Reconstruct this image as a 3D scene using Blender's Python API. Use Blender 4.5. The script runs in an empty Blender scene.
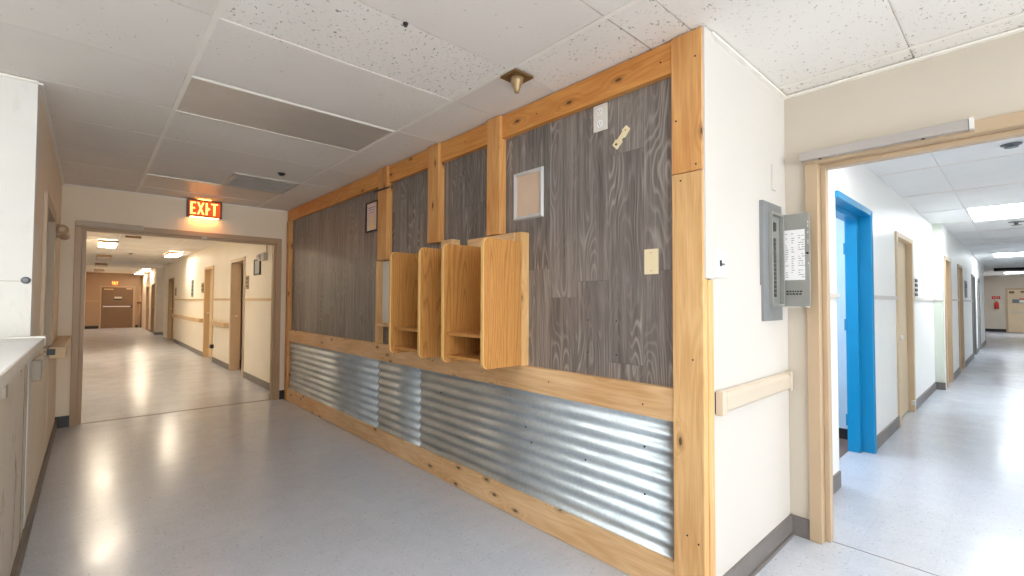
import bpy, bmesh, math, random
from mathutils import Vector, Matrix
random.seed(7)
SC = bpy.context.scene
COL = SC.collection
H = 2.48          # ceiling height

# ------------------------------------------------------------------ node helpers
def s2l(c):
    return tuple(((v/255)/12.92 if v/255 <= 0.04045 else ((v/255+0.055)/1.055)**2.4) for v in c)

class NT:
    def __init__(s, name):
        s.m = bpy.data.materials.new(name); s.m.use_nodes = True
        s.t = s.m.node_tree; s.b = s.t.nodes['Principled BSDF']; s.out = s.t.nodes['Material Output']
    def n(s, typ, props=None, **inp):
        nd = s.t.nodes.new('ShaderNode'+typ)
        for k, v in (props or {}).items(): setattr(nd, k, v)
        for k, v in inp.items():
            key = int(k[1:]) if k[0] == '_' and k[1:].isdigit() else k.replace('_', ' ')
            s.set(nd.inputs[key], v)
        return nd
    def set(s, sock, v):
        if isinstance(v, bpy.types.NodeSocket): s.t.links.new(v, sock)
        elif isinstance(v, bpy.types.Node): s.t.links.new(v.outputs[0], sock)
        else:
            if sock.type == 'RGBA' and len(v) == 3: v = (*v, 1)
            sock.default_value = v
    def math(s, op, a, b=None, c=None, clamp=False):
        nd = s.t.nodes.new('ShaderNodeMath'); nd.operation = op; nd.use_clamp = clamp
        s.set(nd.inputs[0], a)
        if b is not None: s.set(nd.inputs[1], b)
        if c is not None: s.set(nd.inputs[2], c)
        return nd.outputs[0]
    def pos(s): return s.n('NewGeometry').outputs['Position']
    def xyz(s):
        sp = s.n('SeparateXYZ', Vector=s.pos()); return sp.outputs[0], sp.outputs[1], sp.outputs[2]
    def vec(s, x=0.0, y=0.0, z=0.0): return s.n('CombineXYZ', X=x, Y=y, Z=z).outputs[0]
    def scaled(s, sc): return s.n('VectorMath', {'operation': 'MULTIPLY'}, _0=s.pos(), _1=sc).outputs[0]
    def noise(s, vec, scale=1.0, detail=3.0, rough=0.5, dist=0.0):
        return s.n('TexNoise', Vector=vec, Scale=scale, Detail=detail, Roughness=rough, Distortion=dist).outputs['Fac']
    def ramp(s, fac, *stops, interp='LINEAR'):
        nd = s.t.nodes.new('ShaderNodeValToRGB'); cr = nd.color_ramp; cr.interpolation = interp
        while len(cr.elements) < len(stops): cr.elements.new(0.5)
        for e, (p, c) in zip(cr.elements, stops):
            e.position = p; e.color = (*c, 1) if hasattr(c, '__len__') else (c, c, c, 1)
        s.set(nd.inputs[0], fac); return nd.outputs[0]
    def mix(s, fac, a, b, mode='MIX'):
        nd = s.n('Mix', {'data_type': 'RGBA', 'blend_type': mode})
        s.set(nd.inputs[0], fac); s.set(nd.inputs[6], a); s.set(nd.inputs[7], b); return nd.outputs[2]
    def bump(s, h, strength=0.2, dist=0.01):
        nd = s.n('Bump', Height=h, Strength=strength, Distance=dist); s.set(s.b.inputs['Normal'], nd.outputs[0])
    def bsdf(s, color=None, rough=None, metal=None, spec=None, **kw):
        if color is not None: s.set(s.b.inputs['Base Color'], color)
        if rough is not None: s.set(s.b.inputs['Roughness'], rough)
        if metal is not None: s.set(s.b.inputs['Metallic'], metal)
        if spec is not None: s.set(s.b.inputs['Specular IOR Level'], spec)
        for k, v in kw.items(): s.set(s.b.inputs[k.replace('_', ' ')], v)
        return s.m

def paint(name, rgb, rough=0.55, var=0.06, scale=2.0, bumps=0.05, metal=0.0):
    k = NT(name); c = s2l(rgb)
    n = k.noise(k.pos(), scale, 4)
    col = k.ramp(n, (0.3, tuple(v*(1-var) for v in c)), (0.7, tuple(min(1, v*(1+var)) for v in c)))
    if bumps: k.bump(k.noise(k.pos(), 180, 2), bumps, 0.002)
    return k.bsdf(col, rough, metal)

def emit(name, rgb, strength):
    k = NT(name)
    return k.bsdf(tuple(v*0.35 for v in rgb), 0.5, Emission_Color=rgb, Emission_Strength=strength)

def pine(name, axis, dark, light, knotty=0.5):
    k = NT(name); x, y, z = k.xyz()
    along = {'x': x, 'y': y, 'z': z}[axis]
    across = {'x': z, 'y': z, 'z': k.math('ADD', y, x)}[axis]
    other = {'x': y, 'y': x, 'z': x}[axis]
    kn = k.n('TexVoronoi', {'voronoi_dimensions': '2D'}, Vector=k.vec(k.math('MULTIPLY', along, 3.1), k.math('MULTIPLY', across, 7.3)), Scale=1.0)
    kd = kn.outputs['Distance']; kr = k.n('SeparateColor', Color=kn.outputs['Color']).outputs[0]
    has = k.math('LESS_THAN', kr, knotty)
    pull = k.math('MULTIPLY', k.math('MULTIPLY', k.math('SUBTRACT', 0.35, kd, clamp=True), has), 0.5)
    v = k.vec(k.math('MULTIPLY', along, 0.55), k.math('ADD', k.math('MULTIPLY', across, 7.0), pull), k.math('MULTIPLY', other, 5.0))
    low = k.noise(v, 1.0, 2, 0.5, 0.2)
    rings = k.math('SINE', k.math('MULTIPLY', k.math('ADD', low, pull), 80.0))
    fine = k.noise(k.vec(k.math('MULTIPLY', along, 6), k.math('MULTIPLY', across, 160), k.math('MULTIPLY', other, 160)), 1.0, 3)
    blot = k.noise(k.vec(k.math('MULTIPLY', along, 1.3), k.math('MULTIPLY', across, 4), other), 1.5, 3)
    f = k.math('ADD', k.math('MULTIPLY', rings, 0.05), k.math('ADD', k.math('MULTIPLY', fine, 0.35), k.math('MULTIPLY', blot, 0.55)))
    c1, c2 = s2l(dark), s2l(light)
    col = k.ramp(f, (0.30, c1), (0.64, c2))
    core = k.math('MULTIPLY', k.math('LESS_THAN', kd, 0.055), has)
    halo = k.math('MULTIPLY', k.ramp(kd, (0.04, 1.0), (0.17, 0.0)), has)
    col = k.mix(k.math('MULTIPLY', halo, 0.65), col, tuple(v*0.42 for v in c1))
    col = k.mix(k.math('MULTIPLY', core, 0.8), col, s2l((66, 36, 16)))
    k.bump(fine, 0.12, 0.002)
    return k.bsdf(col, 0.5)

def oak(name, tone=1.0):
    k = NT(name); x, y, z = k.xyz()
    a = k.math('ADD', x, y)
    low = k.noise(k.vec(k.math('MULTIPLY', a, 6.0), k.math('MULTIPLY', z, 0.42), k.math('MULTIPLY', k.math('SUBTRACT', x, y), 1.1)), 1.0, 1.5, 0.4, 0.15)
    ring = k.math('FRACT', k.math('MULTIPLY', low, 26.0))
    fine = k.noise(k.vec(k.math('MULTIPLY', a, 260), k.math('MULTIPLY', z, 6), 0.0), 1.0, 3, 0.7)
    col = k.ramp(ring, (0.0, s2l((176, 118, 60))), (0.30, s2l((204, 148, 84))), (0.85, s2l((198, 142, 78))), (1.0, s2l((164, 108, 52))))
    col = k.mix(k.ramp(fine, (0.40, 0.5), (0.58, 0.0)), col, s2l((152, 98, 46)))
    k.bump(fine, 0.05, 0.001)
    return k.bsdf(col, 0.38)

def vinyl(name):
    k = NT(name); x, y, z = k.xyz(); W = 0.205; LN = 1.05
    i = k.math('FLOOR', k.math('DIVIDE', k.math('ADD', y, 0.02), W))
    r1 = k.n('TexWhiteNoise', {'noise_dimensions': '1D'}, W=i).outputs['Value']
    zz = k.math('DIVIDE', k.math('ADD', z, k.math('MULTIPLY', r1, 1.2)), LN)
    j = k.math('FLOOR', zz)
    r2 = k.n('TexWhiteNoise', {'noise_dimensions': '2D'}, Vector=k.vec(i, j)).outputs['Value']
    off = k.math('MULTIPLY', r2, 37.0)
    fy = k.math('FRACT', k.math('DIVIDE', k.math('ADD', y, 0.02), W)); fz = k.math('FRACT', zz)
    low = k.noise(k.vec(k.math('ADD', k.math('MULTIPLY', y, 7.0), off), k.math('MULTIPLY', z, 1.15), off), 1.0, 1.5, 0.4, 0.1)
    ring = k.math('FRACT', k.math('MULTIPLY', low, 24.0))
    fine = k.noise(k.vec(k.math('MULTIPLY', y, 170), k.math('ADD', k.math('MULTIPLY', z, 4.5), off), 0.0), 1.0, 4, 0.65)
    mid = k.noise(k.vec(k.math('ADD', k.math('MULTIPLY', y, 32), off), k.math('MULTIPLY', z, 0.9), off), 1.0, 3, 0.6)
    f = k.math('ADD', k.math('MULTIPLY', fine, 0.42), k.math('ADD', k.math('MULTIPLY', mid, 0.48), k.math('MULTIPLY', r2, 0.10)))
    col = k.ramp(f, (0.33, s2l((82, 74, 71))), (0.5, s2l((120, 112, 108))), (0.67, s2l((158, 150, 145))))
    msk = k.ramp(k.noise(k.vec(k.math('ADD', k.math('MULTIPLY', y, 6), off), k.math('MULTIPLY', z, 1.8), 3.0), 1.0, 1), (0.45, 0.0), (0.62, 1.0))
    rg = k.math('MULTIPLY', k.ramp(ring, (0.0, 0.5), (0.30, 0.0), (0.80, 0.0), (1.0, 0.5)), k.math('ADD', 0.22, k.math('MULTIPLY', msk, 0.95)))
    col = k.mix(rg, col, s2l((186, 178, 171)))
    seam = k.math('MAXIMUM', k.math('LESS_THAN', fy, 0.008), k.math('LESS_THAN', fz, 0.002))
    col = k.mix(k.math('MULTIPLY', seam, 0.5), col, s2l((60, 54, 50)))
    k.bump(fine, 0.08, 0.001)
    return k.bsdf(col, 0.46)

def galvanised(name):
    k = NT(name)
    v = k.n('TexVoronoi', Vector=k.scaled((70, 70, 70)), Scale=1.0)
    sp = k.n('SeparateColor', Color=v.outputs['Color']).outputs[0]
    big = k.noise(k.scaled((1, 2.2, 9)), 1.6, 4)
    f = k.math('ADD', k.math('MULTIPLY', sp, 0.15), k.math('MULTIPLY', big, 0.85))
    col = k.ramp(f, (0.25, s2l((164, 174, 181))), (0.7, s2l((200, 208, 214))))
    ro = k.ramp(k.noise(k.scaled((2, 3, 12)), 2.0, 4), (0.3, 0.36), (0.7, 0.48))
    return k.bsdf(col, ro, 0.7)

def floor_mat(name):
    k = NT(name); x, y, z = k.xyz()
    big = k.noise(k.pos(), 0.7, 4)
    sm = k.noise(k.scaled((1, 1, 1)), 9, 5, 0.6)
    T = 0.3048
    i = k.math('FLOOR', k.math('DIVIDE', x, T)); j = k.math('FLOOR', k.math('DIVIDE', y, T))
    r = k.n('TexWhiteNoise', {'noise_dimensions': '2D'}, Vector=k.vec(i, j)).outputs['Value']
    f = k.math('ADD', k.math('MULTIPLY', big, 0.5), k.math('ADD', k.math('MULTIPLY', sm, 0.42), k.math('MULTIPLY', r, 0.08)))
    col = k.ramp(f, (0.3, s2l((181, 186, 197))), (0.7, s2l((196, 200, 210))))
    fl = k.noise(k.pos(), 60, 3, 0.6)
    col = k.mix(k.ramp(fl, (0.30, 0.7), (0.38, 0.0)), col, s2l((128, 130, 136)))
    col = k.mix(k.ramp(fl, (0.60, 0.0), (0.68, 0.4)), col, s2l((214, 216, 220)))
    scf = k.noise(k.vec(k.math('MULTIPLY', x, 0.8), k.math('MULTIPLY', y, 2.6), 0.0), 2.2, 5, 0.7, 0.6)
    col = k.mix(k.ramp(scf, (0.24, 0.15), (0.32, 0.0)), col, s2l((150, 150, 152)))
    fx = k.math('FRACT', k.math('DIVIDE', x, T)); fy = k.math('FRACT', k.math('DIVIDE', y, T))
    seam = k.math('MAXIMUM', k.math('LESS_THAN', fx, 0.007), k.math('LESS_THAN', fy, 0.007))
    col = k.mix(k.math('MULTIPLY', seam, 0.10), col, s2l((116, 118, 124)))
    ro = k.ramp(k.noise(k.pos(), 2.6, 5, 0.65), (0.3, 0.17), (0.7, 0.27))
    wav = k.noise(k.pos(), 5.5, 2)
    k.bump(k.math('ADD', k.math('MULTIPLY', wav, 0.9), k.math('MULTIPLY', r, 0.15)), 0.10, 0.02)
    return k.bsdf(col, ro, 0.0, 0.55)

def tile_mat(name, spots=1.0):
    k = NT(name); x, y, z = k.xyz()
    r = k.n('Attribute', {'attribute_name': 'tile_rand'}).outputs['Fac']
    w = k.n('TexNoise', Vector=k.vec(k.math('MULTIPLY', x, 1.0), k.math('MULTIPLY', y, 1.0), r), Scale=62.0, Detail=2.5, Roughness=0.55, Distortion=0.8).outputs['Fac']
    den = k.noise(k.vec(x, y, k.math('MULTIPLY', r, 9)), 1.6, 2)
    thr = k.math('ADD', k.math('MULTIPLY', r, 0.11), k.math('MULTIPLY', den, 0.11))
    thr = k.math('ADD', thr, 0.218)
    m = k.math('MULTIPLY', k.math('SUBTRACT', thr, w), 16.0, clamp=True)
    base = k.ramp(k.math('ADD', k.math('MULTIPLY', r, 0.5), k.math('MULTIPLY', k.noise(k.pos(), 2.0, 4), 0.5)), (0.25, s2l((226, 221, 215))), (0.75, s2l((238, 234, 229))))
    col = k.mix(k.math('MULTIPLY', m, 0.75*spots), base, s2l((112, 104, 96)))
    k.bump(k.math('SUBTRACT', k.noise(k.pos(), 150, 3), k.math('MULTIPLY', m, 1.5)), 0.25, 0.003)
    return k.bsdf(col, 0.85, 0.0, 0.2)

def smudge(name, rgb, dirt, amount=0.5):
    k = NT(name); x, y, z = k.xyz(); c = s2l(rgb)
    n = k.noise(k.vec(k.math('MULTIPLY', x, 5), k.math('MULTIPLY', y, 5), k.math('MULTIPLY', z, 1.6)), 1.3, 5, 0.7, 0.8)
    base = k.ramp(k.noise(k.pos(), 1.5, 3), (0.3, tuple(v*0.93 for v in c)), (0.7, tuple(min(1, v*1.05) for v in c)))
    col = k.mix(k.math('MULTIPLY', k.ramp(n, (0.34, 1.0), (0.42, 0.0)), amount), base, s2l(dirt))
    return k.bsdf(col, 0.5)

M = {}
M['wall'] = paint('cream_wall_paint', (200, 190, 176), 0.6, 0.03, 1.3, 0.06)
M['white'] = paint('white_paint', (208, 202, 197), 0.5, 0.02, 1.3, 0.05)
M['wing'] = paint('bright_white_paint', (246, 246, 243), 0.45, 0.01, 1.3, 0.05)
M['cor'] = paint('corridor_cream_paint', (240, 233, 220), 0.5, 0.03, 1.3, 0.06)
M['endwall'] = paint('tan_end_wall_paint', (162, 134, 108), 0.55, 0.04, 1.5, 0.06)
M['greycap'] = paint('grey_beige_plastic', (160, 148, 134), 0.5, 0.05, 6, 0.03)
M['hall'] = paint('dull_cream_paint', (230, 214, 192), 0.55, 0.05, 1.5, 0.06)
M['pillar'] = smudge('pillar_paint', (224, 221, 217), (204, 196, 184), 0.25)
M['tan'] = paint('tan_frame_paint', (184, 160, 132), 0.38, 0.05, 3, 0.03)
M['tan_dk'] = paint('brown_frame_paint', (178, 148, 116), 0.4, 0.06, 3, 0.03)
M['door_tan'] = paint('beige_door_paint', (214, 192, 160), 0.42, 0.05, 2, 0.03)
M['door_brown'] = paint('brown_door_paint', (118, 88, 60), 0.4, 0.06, 2, 0.03)
M['blue'] = paint('bright_blue_paint', (0, 136, 190), 0.32, 0.05, 3, 0.03)
M['ltblue'] = paint('pale_blue_paint', (196, 216, 232), 0.55, 0.05, 4, 0.06)
M['base'] = paint('grey_vinyl_base', (112, 106, 104), 0.45, 0.12, 4, 0.04)
M['base_dk'] = paint('black_vinyl_base', (38, 33, 30), 0.45, 0.12, 4, 0.04)
M['base_left'] = paint('brown_vinyl_base', (92, 76, 64), 0.45, 0.2, 4, 0.04)
M['rail'] = paint('beige_vinyl_rail', (204, 190, 173), 0.42, 0.03, 3, 0.03)
M['rail_tan'] = paint('tan_vinyl_rail', (206, 176, 134), 0.42, 0.03, 3, 0.03)
M['alu'] = paint('brushed_aluminium', (222, 222, 224), 0.3, 0.04, 8, 0.03, 0.5)
M['grey_cover'] = paint('grey_closer_cover', (176, 170, 166), 0.4, 0.04, 3, 0.02, 0.25)
M['steel'] = paint('grey_panel_enamel', (134, 137, 140), 0.38, 0.08, 6, 0.03, 0.25)
M['steel_dk'] = paint('dark_panel_enamel', (150, 150, 146), 0.4, 0.08, 6, 0.03, 0.25)
M['black'] = paint('black_plastic', (26, 25, 26), 0.4, 0.1, 8, 0.02)
M['plate'] = paint('white_plastic', (226, 221, 215), 0.35, 0.01, 3, 0.0)
M['ivory'] = paint('ivory_plastic', (238, 222, 184), 0.35, 0.02, 3, 0.0)
M['paper'] = paint('white_paper', (240, 238, 240), 0.7, 0.02, 5, 0.02)
M['tanback'] = paint('tan_backing_board', (208, 182, 160), 0.7, 0.05, 6, 0.05)
M['ink'] = paint('grey_ink', (140, 138, 144), 0.7, 0.02, 5, 0.0)
M['bronze'] = paint('weathered_bronze', (128, 100, 62), 0.4, 0.12, 12, 0.05, 0.5)
M['lens'] = paint('prismatic_lens', (192, 184, 175), 0.35, 0.05, 5, 0.25)
M['lens_lt'] = paint('white_prismatic_lens', (214, 202, 190), 0.35, 0.04, 5, 0.25)
M['grille'] = paint('vent_grille', (196, 188, 180), 0.5, 0.08, 8, 0.05)
M['tbar'] = paint('ceiling_tee', (240, 235, 228), 0.45, 0.05, 4, 0.0)
M['dark'] = paint('dark_cavity', (40, 36, 32), 0.9, 0.1, 4, 0.0)
M['top'] = smudge('white_laminate', (249, 249, 249), (222, 230, 230), 0.3)
M['topedge'] = smudge('counter_edge_band', (206, 198, 186), (120, 150, 146), 0.5)
M['cbase'] = smudge('counter_front_laminate', (212, 200, 184), (96, 88, 80), 0.9)
M['red'] = paint('red_enamel', (200, 40, 34), 0.4, 0.08, 6, 0.0)
M['brownfloor'] = paint('brown_floor_tile', (118, 98, 92), 0.4, 0.1, 6, 0.03)
M['greenwall'] = paint('grey_green_paint', (206, 212, 200), 0.55, 0.04, 2, 0.05)
M['sign'] = paint('grey_sign_plastic', (112, 116, 122), 0.4, 0.06, 9, 0.0)
M['brass_sign'] = paint('brown_sign_plastic', (150, 122, 84), 0.4, 0.06, 9, 0.0)
M['pic'] = paint('blue_grey_print', (150, 158, 160), 0.4, 0.2, 9, 0.0)
M['poster'] = paint('mauve_print', (226, 200, 200), 0.45, 0.1, 9, 0.0)
M['orange'] = paint('orange_print', (255, 214, 110), 0.45, 0.05, 9, 0.0)
M['pine_up'] = pine('dim_pine_lengthways', 'y', (192, 122, 54), (226, 164, 92))  # upper boards: same pine, deeper orange put in for the dimmer light
M['pine_post_up'] = pine('dim_pine_upright', 'z', (196, 134, 72), (226, 174, 112), 0.4)
M['pine_lo'] = pine('lit_pine_lengthways', 'y', (202, 156, 106), (234, 200, 156), 0.5)  # lower boards: same pine, paler tone put in where light falls
M['pine_post'] = pine('lit_pine_upright', 'z', (200, 152, 96), (232, 192, 138), 0.4)
M['oak'] = oak('oak_laminate'); M['oak_edge'] = paint('pale_oak_edging', (228, 184, 118), 0.4, 0.04, 6, 0.02)
M['vinyl'] = vinyl('grey_plank_vinyl'); M['galv'] = galvanised('galvanised_steel')
M['floor'] = floor_mat('speckled_grey_floor_tile'); M['tile'] = tile_mat('fissured_ceiling_tile'); M['tile3'] = paint('white_ceiling_tile', (244, 244, 244), 0.8, 0.02, 3, 0.1); M['tile2'] = tile_mat('plain_ceiling_tile', 0.25)
M['lamp_cool'] = emit('lit_cool_lens', (0.90, 0.96, 1.0), 12.5)
M['lamp_warm'] = emit('lit_warm_lens', (1.0, 0.86, 0.66), 19.0)
M['lamp_unseen'] = emit('lit_unseen_lens', (1.0, 0.975, 0.94), 8.0)  # glow for unseen lamps: the added lobby fill and the hidden corridor one
M['exit_face'] = emit('lit_exit_face', (1.0, 0.12, 0.01), 0.42)
M['exit_letter'] = emit('lit_exit_letters', (1.0, 0.40, 0.09), 2.6)
M['exit_slot'] = emit('lit_exit_lamp_slot', (1.0, 0.40, 0.10), 13.0)
M['exit_up'] = emit('lit_exit_top_slot', (1.0, 0.32, 0.05), 18.0); M['lamp_side_fill'] = emit('side_room_fill_lens', (0.93, 0.97, 1.0), 10.0)  # side-room glow belongs to a lamp added out of view
M['exit_far'] = emit('lit_far_exit', (1.0, 0.28, 0.05), 4.0)

# ------------------------------------------------------------------ mesh helpers
def box(bm, x0, x1, y0, y1, z0, z1):
    x0, x1 = min(x0, x1), max(x0, x1); y0, y1 = min(y0, y1), max(y0, y1); z0, z1 = min(z0, z1), max(z0, z1)
    v = [bm.verts.new((x, y, z)) for x in (x0, x1) for y in (y0, y1) for z in (z0, z1)]
    for f in ((0, 1, 3, 2), (4, 6, 7, 5), (0, 4, 5, 1), (2, 3, 7, 6), (0, 2, 6, 4), (1, 5, 7, 3)):
        bm.faces.new([v[i] for i in f])
    return v
def prism(bm, pts, axis, a, b):
    """extrude a 2D outline along axis; outline coordinates are the two other axes in order"""
    def P(p, t): return {'x': (t, p[0], p[1]), 'y': (p[0], t, p[1]), 'z': (p[0], p[1], t)}[axis]
    A = [bm.verts.new(P(p, a)) for p in pts]; Bv = [bm.verts.new(P(p, b)) for p in pts]
    n = len(pts)
    bm.faces.new(A); bm.faces.new(Bv[::-1])
    for i in range(n): bm.faces.new((A[i], Bv[i], Bv[(i+1) % n], A[(i+1) % n]))
    return A+Bv
def lathe(bm, prof, c, axis='z', seg=20):
    rings = []
    for r, t in prof:
        ring = []
        for i in range(seg):
            a = 2*math.pi*i/seg; u, w = r*math.cos(a), r*math.sin(a)
            p = {'z': (u, w, t), 'x': (t, u, w), 'y': (u, t, w)}[axis]
            ring.append(bm.verts.new((c[0]+p[0], c[1]+p[1], c[2]+p[2])))
        rings.append(ring)
    for A, Bv in zip(rings, rings[1:]):
        for i in range(seg): bm.faces.new((A[i], A[(i+1) % seg], Bv[(i+1) % seg], Bv[i]))
    bm.faces.new(rings[0][::-1]); bm.faces.new(rings[-1])
def tube(bm, pts, r, seg=8):
    rings = []
    for i, p in enumerate(pts):
        p = Vector(p); d = (Vector(pts[min(i+1, len(pts)-1)]) - Vector(pts[max(i-1, 0)])).normalized()
        u = d.orthogonal().normalized() if i == 0 else (u - d*u.dot(d)).normalized()
        w = d.cross(u)
        rings.append([bm.verts.new(p + u*r*math.cos(2*math.pi*k/seg) + w*r*math.sin(2*math.pi*k/seg)) for k in range(seg)])
    for A, Bv in zip(rings, rings[1:]):
        for k in range(seg): bm.faces.new((A[k], A[(k+1) % seg], Bv[(k+1) % seg], Bv[k]))
    bm.faces.new(rings[0][::-1]); bm.faces.new(rings[-1])
def rrect(w0, w1, h0, h1, r, seg=5, corners=(1, 1, 1, 1)):
    out = []
    for (cx, cy, a0, on) in ((w1-r, h1-r, 0, corners[0]), (w0+r, h1-r, 90, corners[1]), (w0+r, h0+r, 180, corners[2]), (w1-r, h0+r, 270, corners[3])):
        if on:
            for i in range(seg+1):
                a = math.radians(a0+90*i/seg); out.append((cx+r*math.cos(a), cy+r*math.sin(a)))
        else:
            sx = 1 if a0 in (0, 270) else -1; sy = 1 if a0 in (0, 90) else -1
            out.append((cx+sx*r, cy+sy*r))
    return out
BM = bmesh.new
def obj(name, bm, mat, parent=None, bevel=0.0, smooth=False, **props):
    bmesh.ops.recalc_face_normals(bm, faces=bm.faces[:])
    if bevel:
        bmesh.ops.bevel(bm, geom=[e for e in bm.edges if len(e.link_faces) == 2 and e.calc_face_angle(0) > 0.5], offset=bevel, segments=2, affect='EDGES', profile=0.6)
    me = bpy.data.meshes.new(name); bm.to_mesh(me); bm.free()
    if smooth:
        for p in me.polygons: p.use_smooth = True
    me.materials.append(M[mat] if isinstance(mat, str) else mat)
    o = bpy.data.objects.new(name, me); COL.objects.link(o)
    if parent is not None:
        o.parent = parent
        w = parent.location.copy()
        if parent.parent: w += parent.parent.location
        if parent.type == 'EMPTY': o.location = -w
    for k, v in props.items(): o[k] = v
    return o
def bx(name, mat, d, parent=None, bevel=0.0, **p):
    bm = BM(); box(bm, *d); return obj(name, bm, mat, parent, bevel, **p)
def thing(name, label, cat, loc, group=None):
    o = bpy.data.objects.new(name, None); COL.objects.link(o); o.location = loc; o.empty_display_size = 0.1
    o['label'] = label; o['category'] = cat
    if group: o['group'] = group
    return o
def struct_root(name, loc):
    o = bpy.data.objects.new(name, None); COL.objects.link(o); o.location = loc; o['kind'] = 'structure'; return o
def struct(name, bm, mat, **k): return obj(name, bm, mat, kind='structure', **k)
def sbox(name, mat, *ds, bevel=0.0):
    bm = BM()
    for d in ds: box(bm, *d)
    return obj(name, bm, mat, None, bevel, kind='structure')
def cuts(a, b, ops):
    """wall stretch a..b with openings (o0,o1,z0,z1) -> list of (s0,s1,z0,z1)"""
    out = []; s = a
    for o0, o1, z0, z1 in sorted(ops):
        if o0 > s: out.append((s, o0, 0, 2.56))
        if z0 > 0: out.append((o0, o1, 0, z0))
        if z1 < 2.56: out.append((o0, o1, z1, 2.56))
        s = o1
    if b > s: out.append((s, b, 0, 2.56))
    return out
def wall_y(name, mat, x0, x1, a, b, ops=()):     # runs along y
    return sbox(name, mat, *[(x0, x1, s0, s1, z0, z1) for s0, s1, z0, z1 in cuts(a, b, ops)])
def wall_x(name, mat, y0, y1, a, b, ops=()):     # runs along x
    return sbox(name, mat, *[(s0, s1, y0, y1, z0, z1) for s0, s1, z0, z1 in cuts(a, b, ops)])

# ------------------------------------------------------------------ SETTING: floor, light-blocking slab, walls
sbox('floor', 'floor', (-4.2, 31, -4.6, 29, -0.12, 0))
sbox('floor_of_side_room', 'brownfloor', (3.2, 5.4, 1.04, 3.2, 0.0, 0.004))
sbox('light_block_roof', 'dark', (-4.2, 31, -4.6, 29, 2.60, 2.72))  # unseen slab over all rooms, added to block light from above

# walls of the main hall
wall_x('wall_station', 'pillar', 3.58, 3.70, -3.8, -0.23)
wall_y('wall_left', 'hall', -0.35, -0.23, 3.70, 6.57, [(4.28, 5.26, 0, 1.96)])
wall_x('wall_far', 'hall', 6.57, 6.70, -2.0, 2.07, [(-0.10, 1.83, 0, 2.075)])
wall_y('wall_accent', 'hall', 1.97, 2.07, 1.0, 6.57)
wall_x('wall_white', 'white', 0.905, 1.0, 1.985, 3.08)
wall_y('wall_right', 'wall', 2.95, 3.08, -4.4, 0.905, [(-1.21, 0.77, 0, 2.09)])
wall_y('wall_station_left', 'wall', -3.92, -3.80, -4.4, 6.6)
wall_x('wall_rear', 'wall', -4.55, -4.40, -3.92, 3.08, [(-3.3, -1.5, 0.75, 2.25), (-0.9, 0.9, 0.75, 2.25), (1.3, 2.7, 0.75, 2.25)])
sbox('wall_back_room', 'tan_dk', (-2.1, -2.0, 3.7, 6.6, 0, 2.56))
# wainscot sheet on the white wall, its joint at 1.385 m, and the corner bead above it
sbox('trim_1', 'white', (2.0, 2.948, 0.899, 0.906, 0.0, 1.385))
sbox('trim_2', 'white', (1.922, 2.012, 0.893, 0.93, 1.398, H), bevel=0.003)

# rear windows
for n, (a, b) in enumerate([(-3.3, -1.5), (-0.9, 0.9), (1.3, 2.7)], 1):
    r = struct_root('window_%d' % n, ((a+b)/2, -4.45, 0.75))
    bm = BM()
    for d in ((a, a+.05, .75, 2.25), (b-.05, b, .75, 2.25), (a, b, .75, .80), (a, b, 2.20, 2.25), ((a+b)/2-.02, (a+b)/2+.02, .8, 2.2)):
        box(bm, d[0], d[1], -4.50, -4.42, d[2], d[3])
    obj('window_frame', bm, 'alu', r)
    g = NT('window_glass_%d' % n)
    ms = g.n('MixShader', _0=0.06, _1=g.n('BsdfTransparent', Color=(0.95, 0.98, 0.97)), _2=g.n('BsdfGlossy', Roughness=0.02))
    g.t.links.new(ms.outputs[0], g.out.inputs[0]); M['glass%d' % n] = g.m
    bx('window_pane', 'glass%d' % n, (a+.05, b-.05, -4.463, -4.459, .8, 2.2), r)

# left corridor
LD = [(8.89, 9.87, 0, 2.01), (11.58, 12.54, 0, 2.01), (17.71, 18.99, 0, 1.96)]
wall_y('wall_corridor_right', 'cor', 1.95, 2.10, 6.70, 20.4, LD)
wall_y('wall_corridor_left', 'cor', -0.27, -0.13, 6.70, 27.7)
wall_x('wall_corridor_jog', 'wall', 21.4, 21.5, 1.82, 2.3)
wall_y('wall_corridor_branch', 'wall', 2.9, 3.0, 20.0, 21.5)
wall_y('wall_corridor_far', 'hall', 1.82, 1.95, 21.5, 27.8, [(21.96, 23.04, 0, 1.89), (24.16, 25.24, 0, 1.85)])
wall_x('wall_corridor_end', 'endwall', 27.7, 27.85, -0.3, 2.0)
sbox('wall_corridor_backing', 'hall', (2.45, 2.5, 6.70, 20.0, 0, 2.56), (2.05, 2.9, 20.3, 20.4, 0, 2.56))

# right corridor
RD = [(3.955, 5.04, 0, 2.075), (6.32, 7.31, 0, 2.03)]
wall_x('wall_wing_left', 'wing', 0.89, 1.04, 3.08, 9.4, RD)
wall_x('wall_wing_step', 'greenwall', 0.79, 1.04, 9.4, 9.55)
RD2 = [(9.72, 10.49, 0, 1.99), (11.91, 12.74, 0, 1.99), (15.46, 16.44, 0, 1.95), (17.46, 18.44, 0, 1.93)]
wall_x('wall_wing_far', 'wing', 0.79, 0.95, 9.55, 21.0, RD2)
wall_x('wall_wing_recess', 'wall', 1.15, 1.30, 21.0, 30.0)
wall_y('wall_wing_end', 'wall', 29.9, 30.05, -1.5, 1.3)
wall_x('wall_wing_right', 'wing', -1.40, -1.25, 3.08, 30.0)
sbox('wall_wing_backing', 'hall', (9.4, 21.0, 1.25, 1.3, 0, 2.56), (20.95, 21.0, 0.95, 1.25, 0, 2.56))
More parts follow.
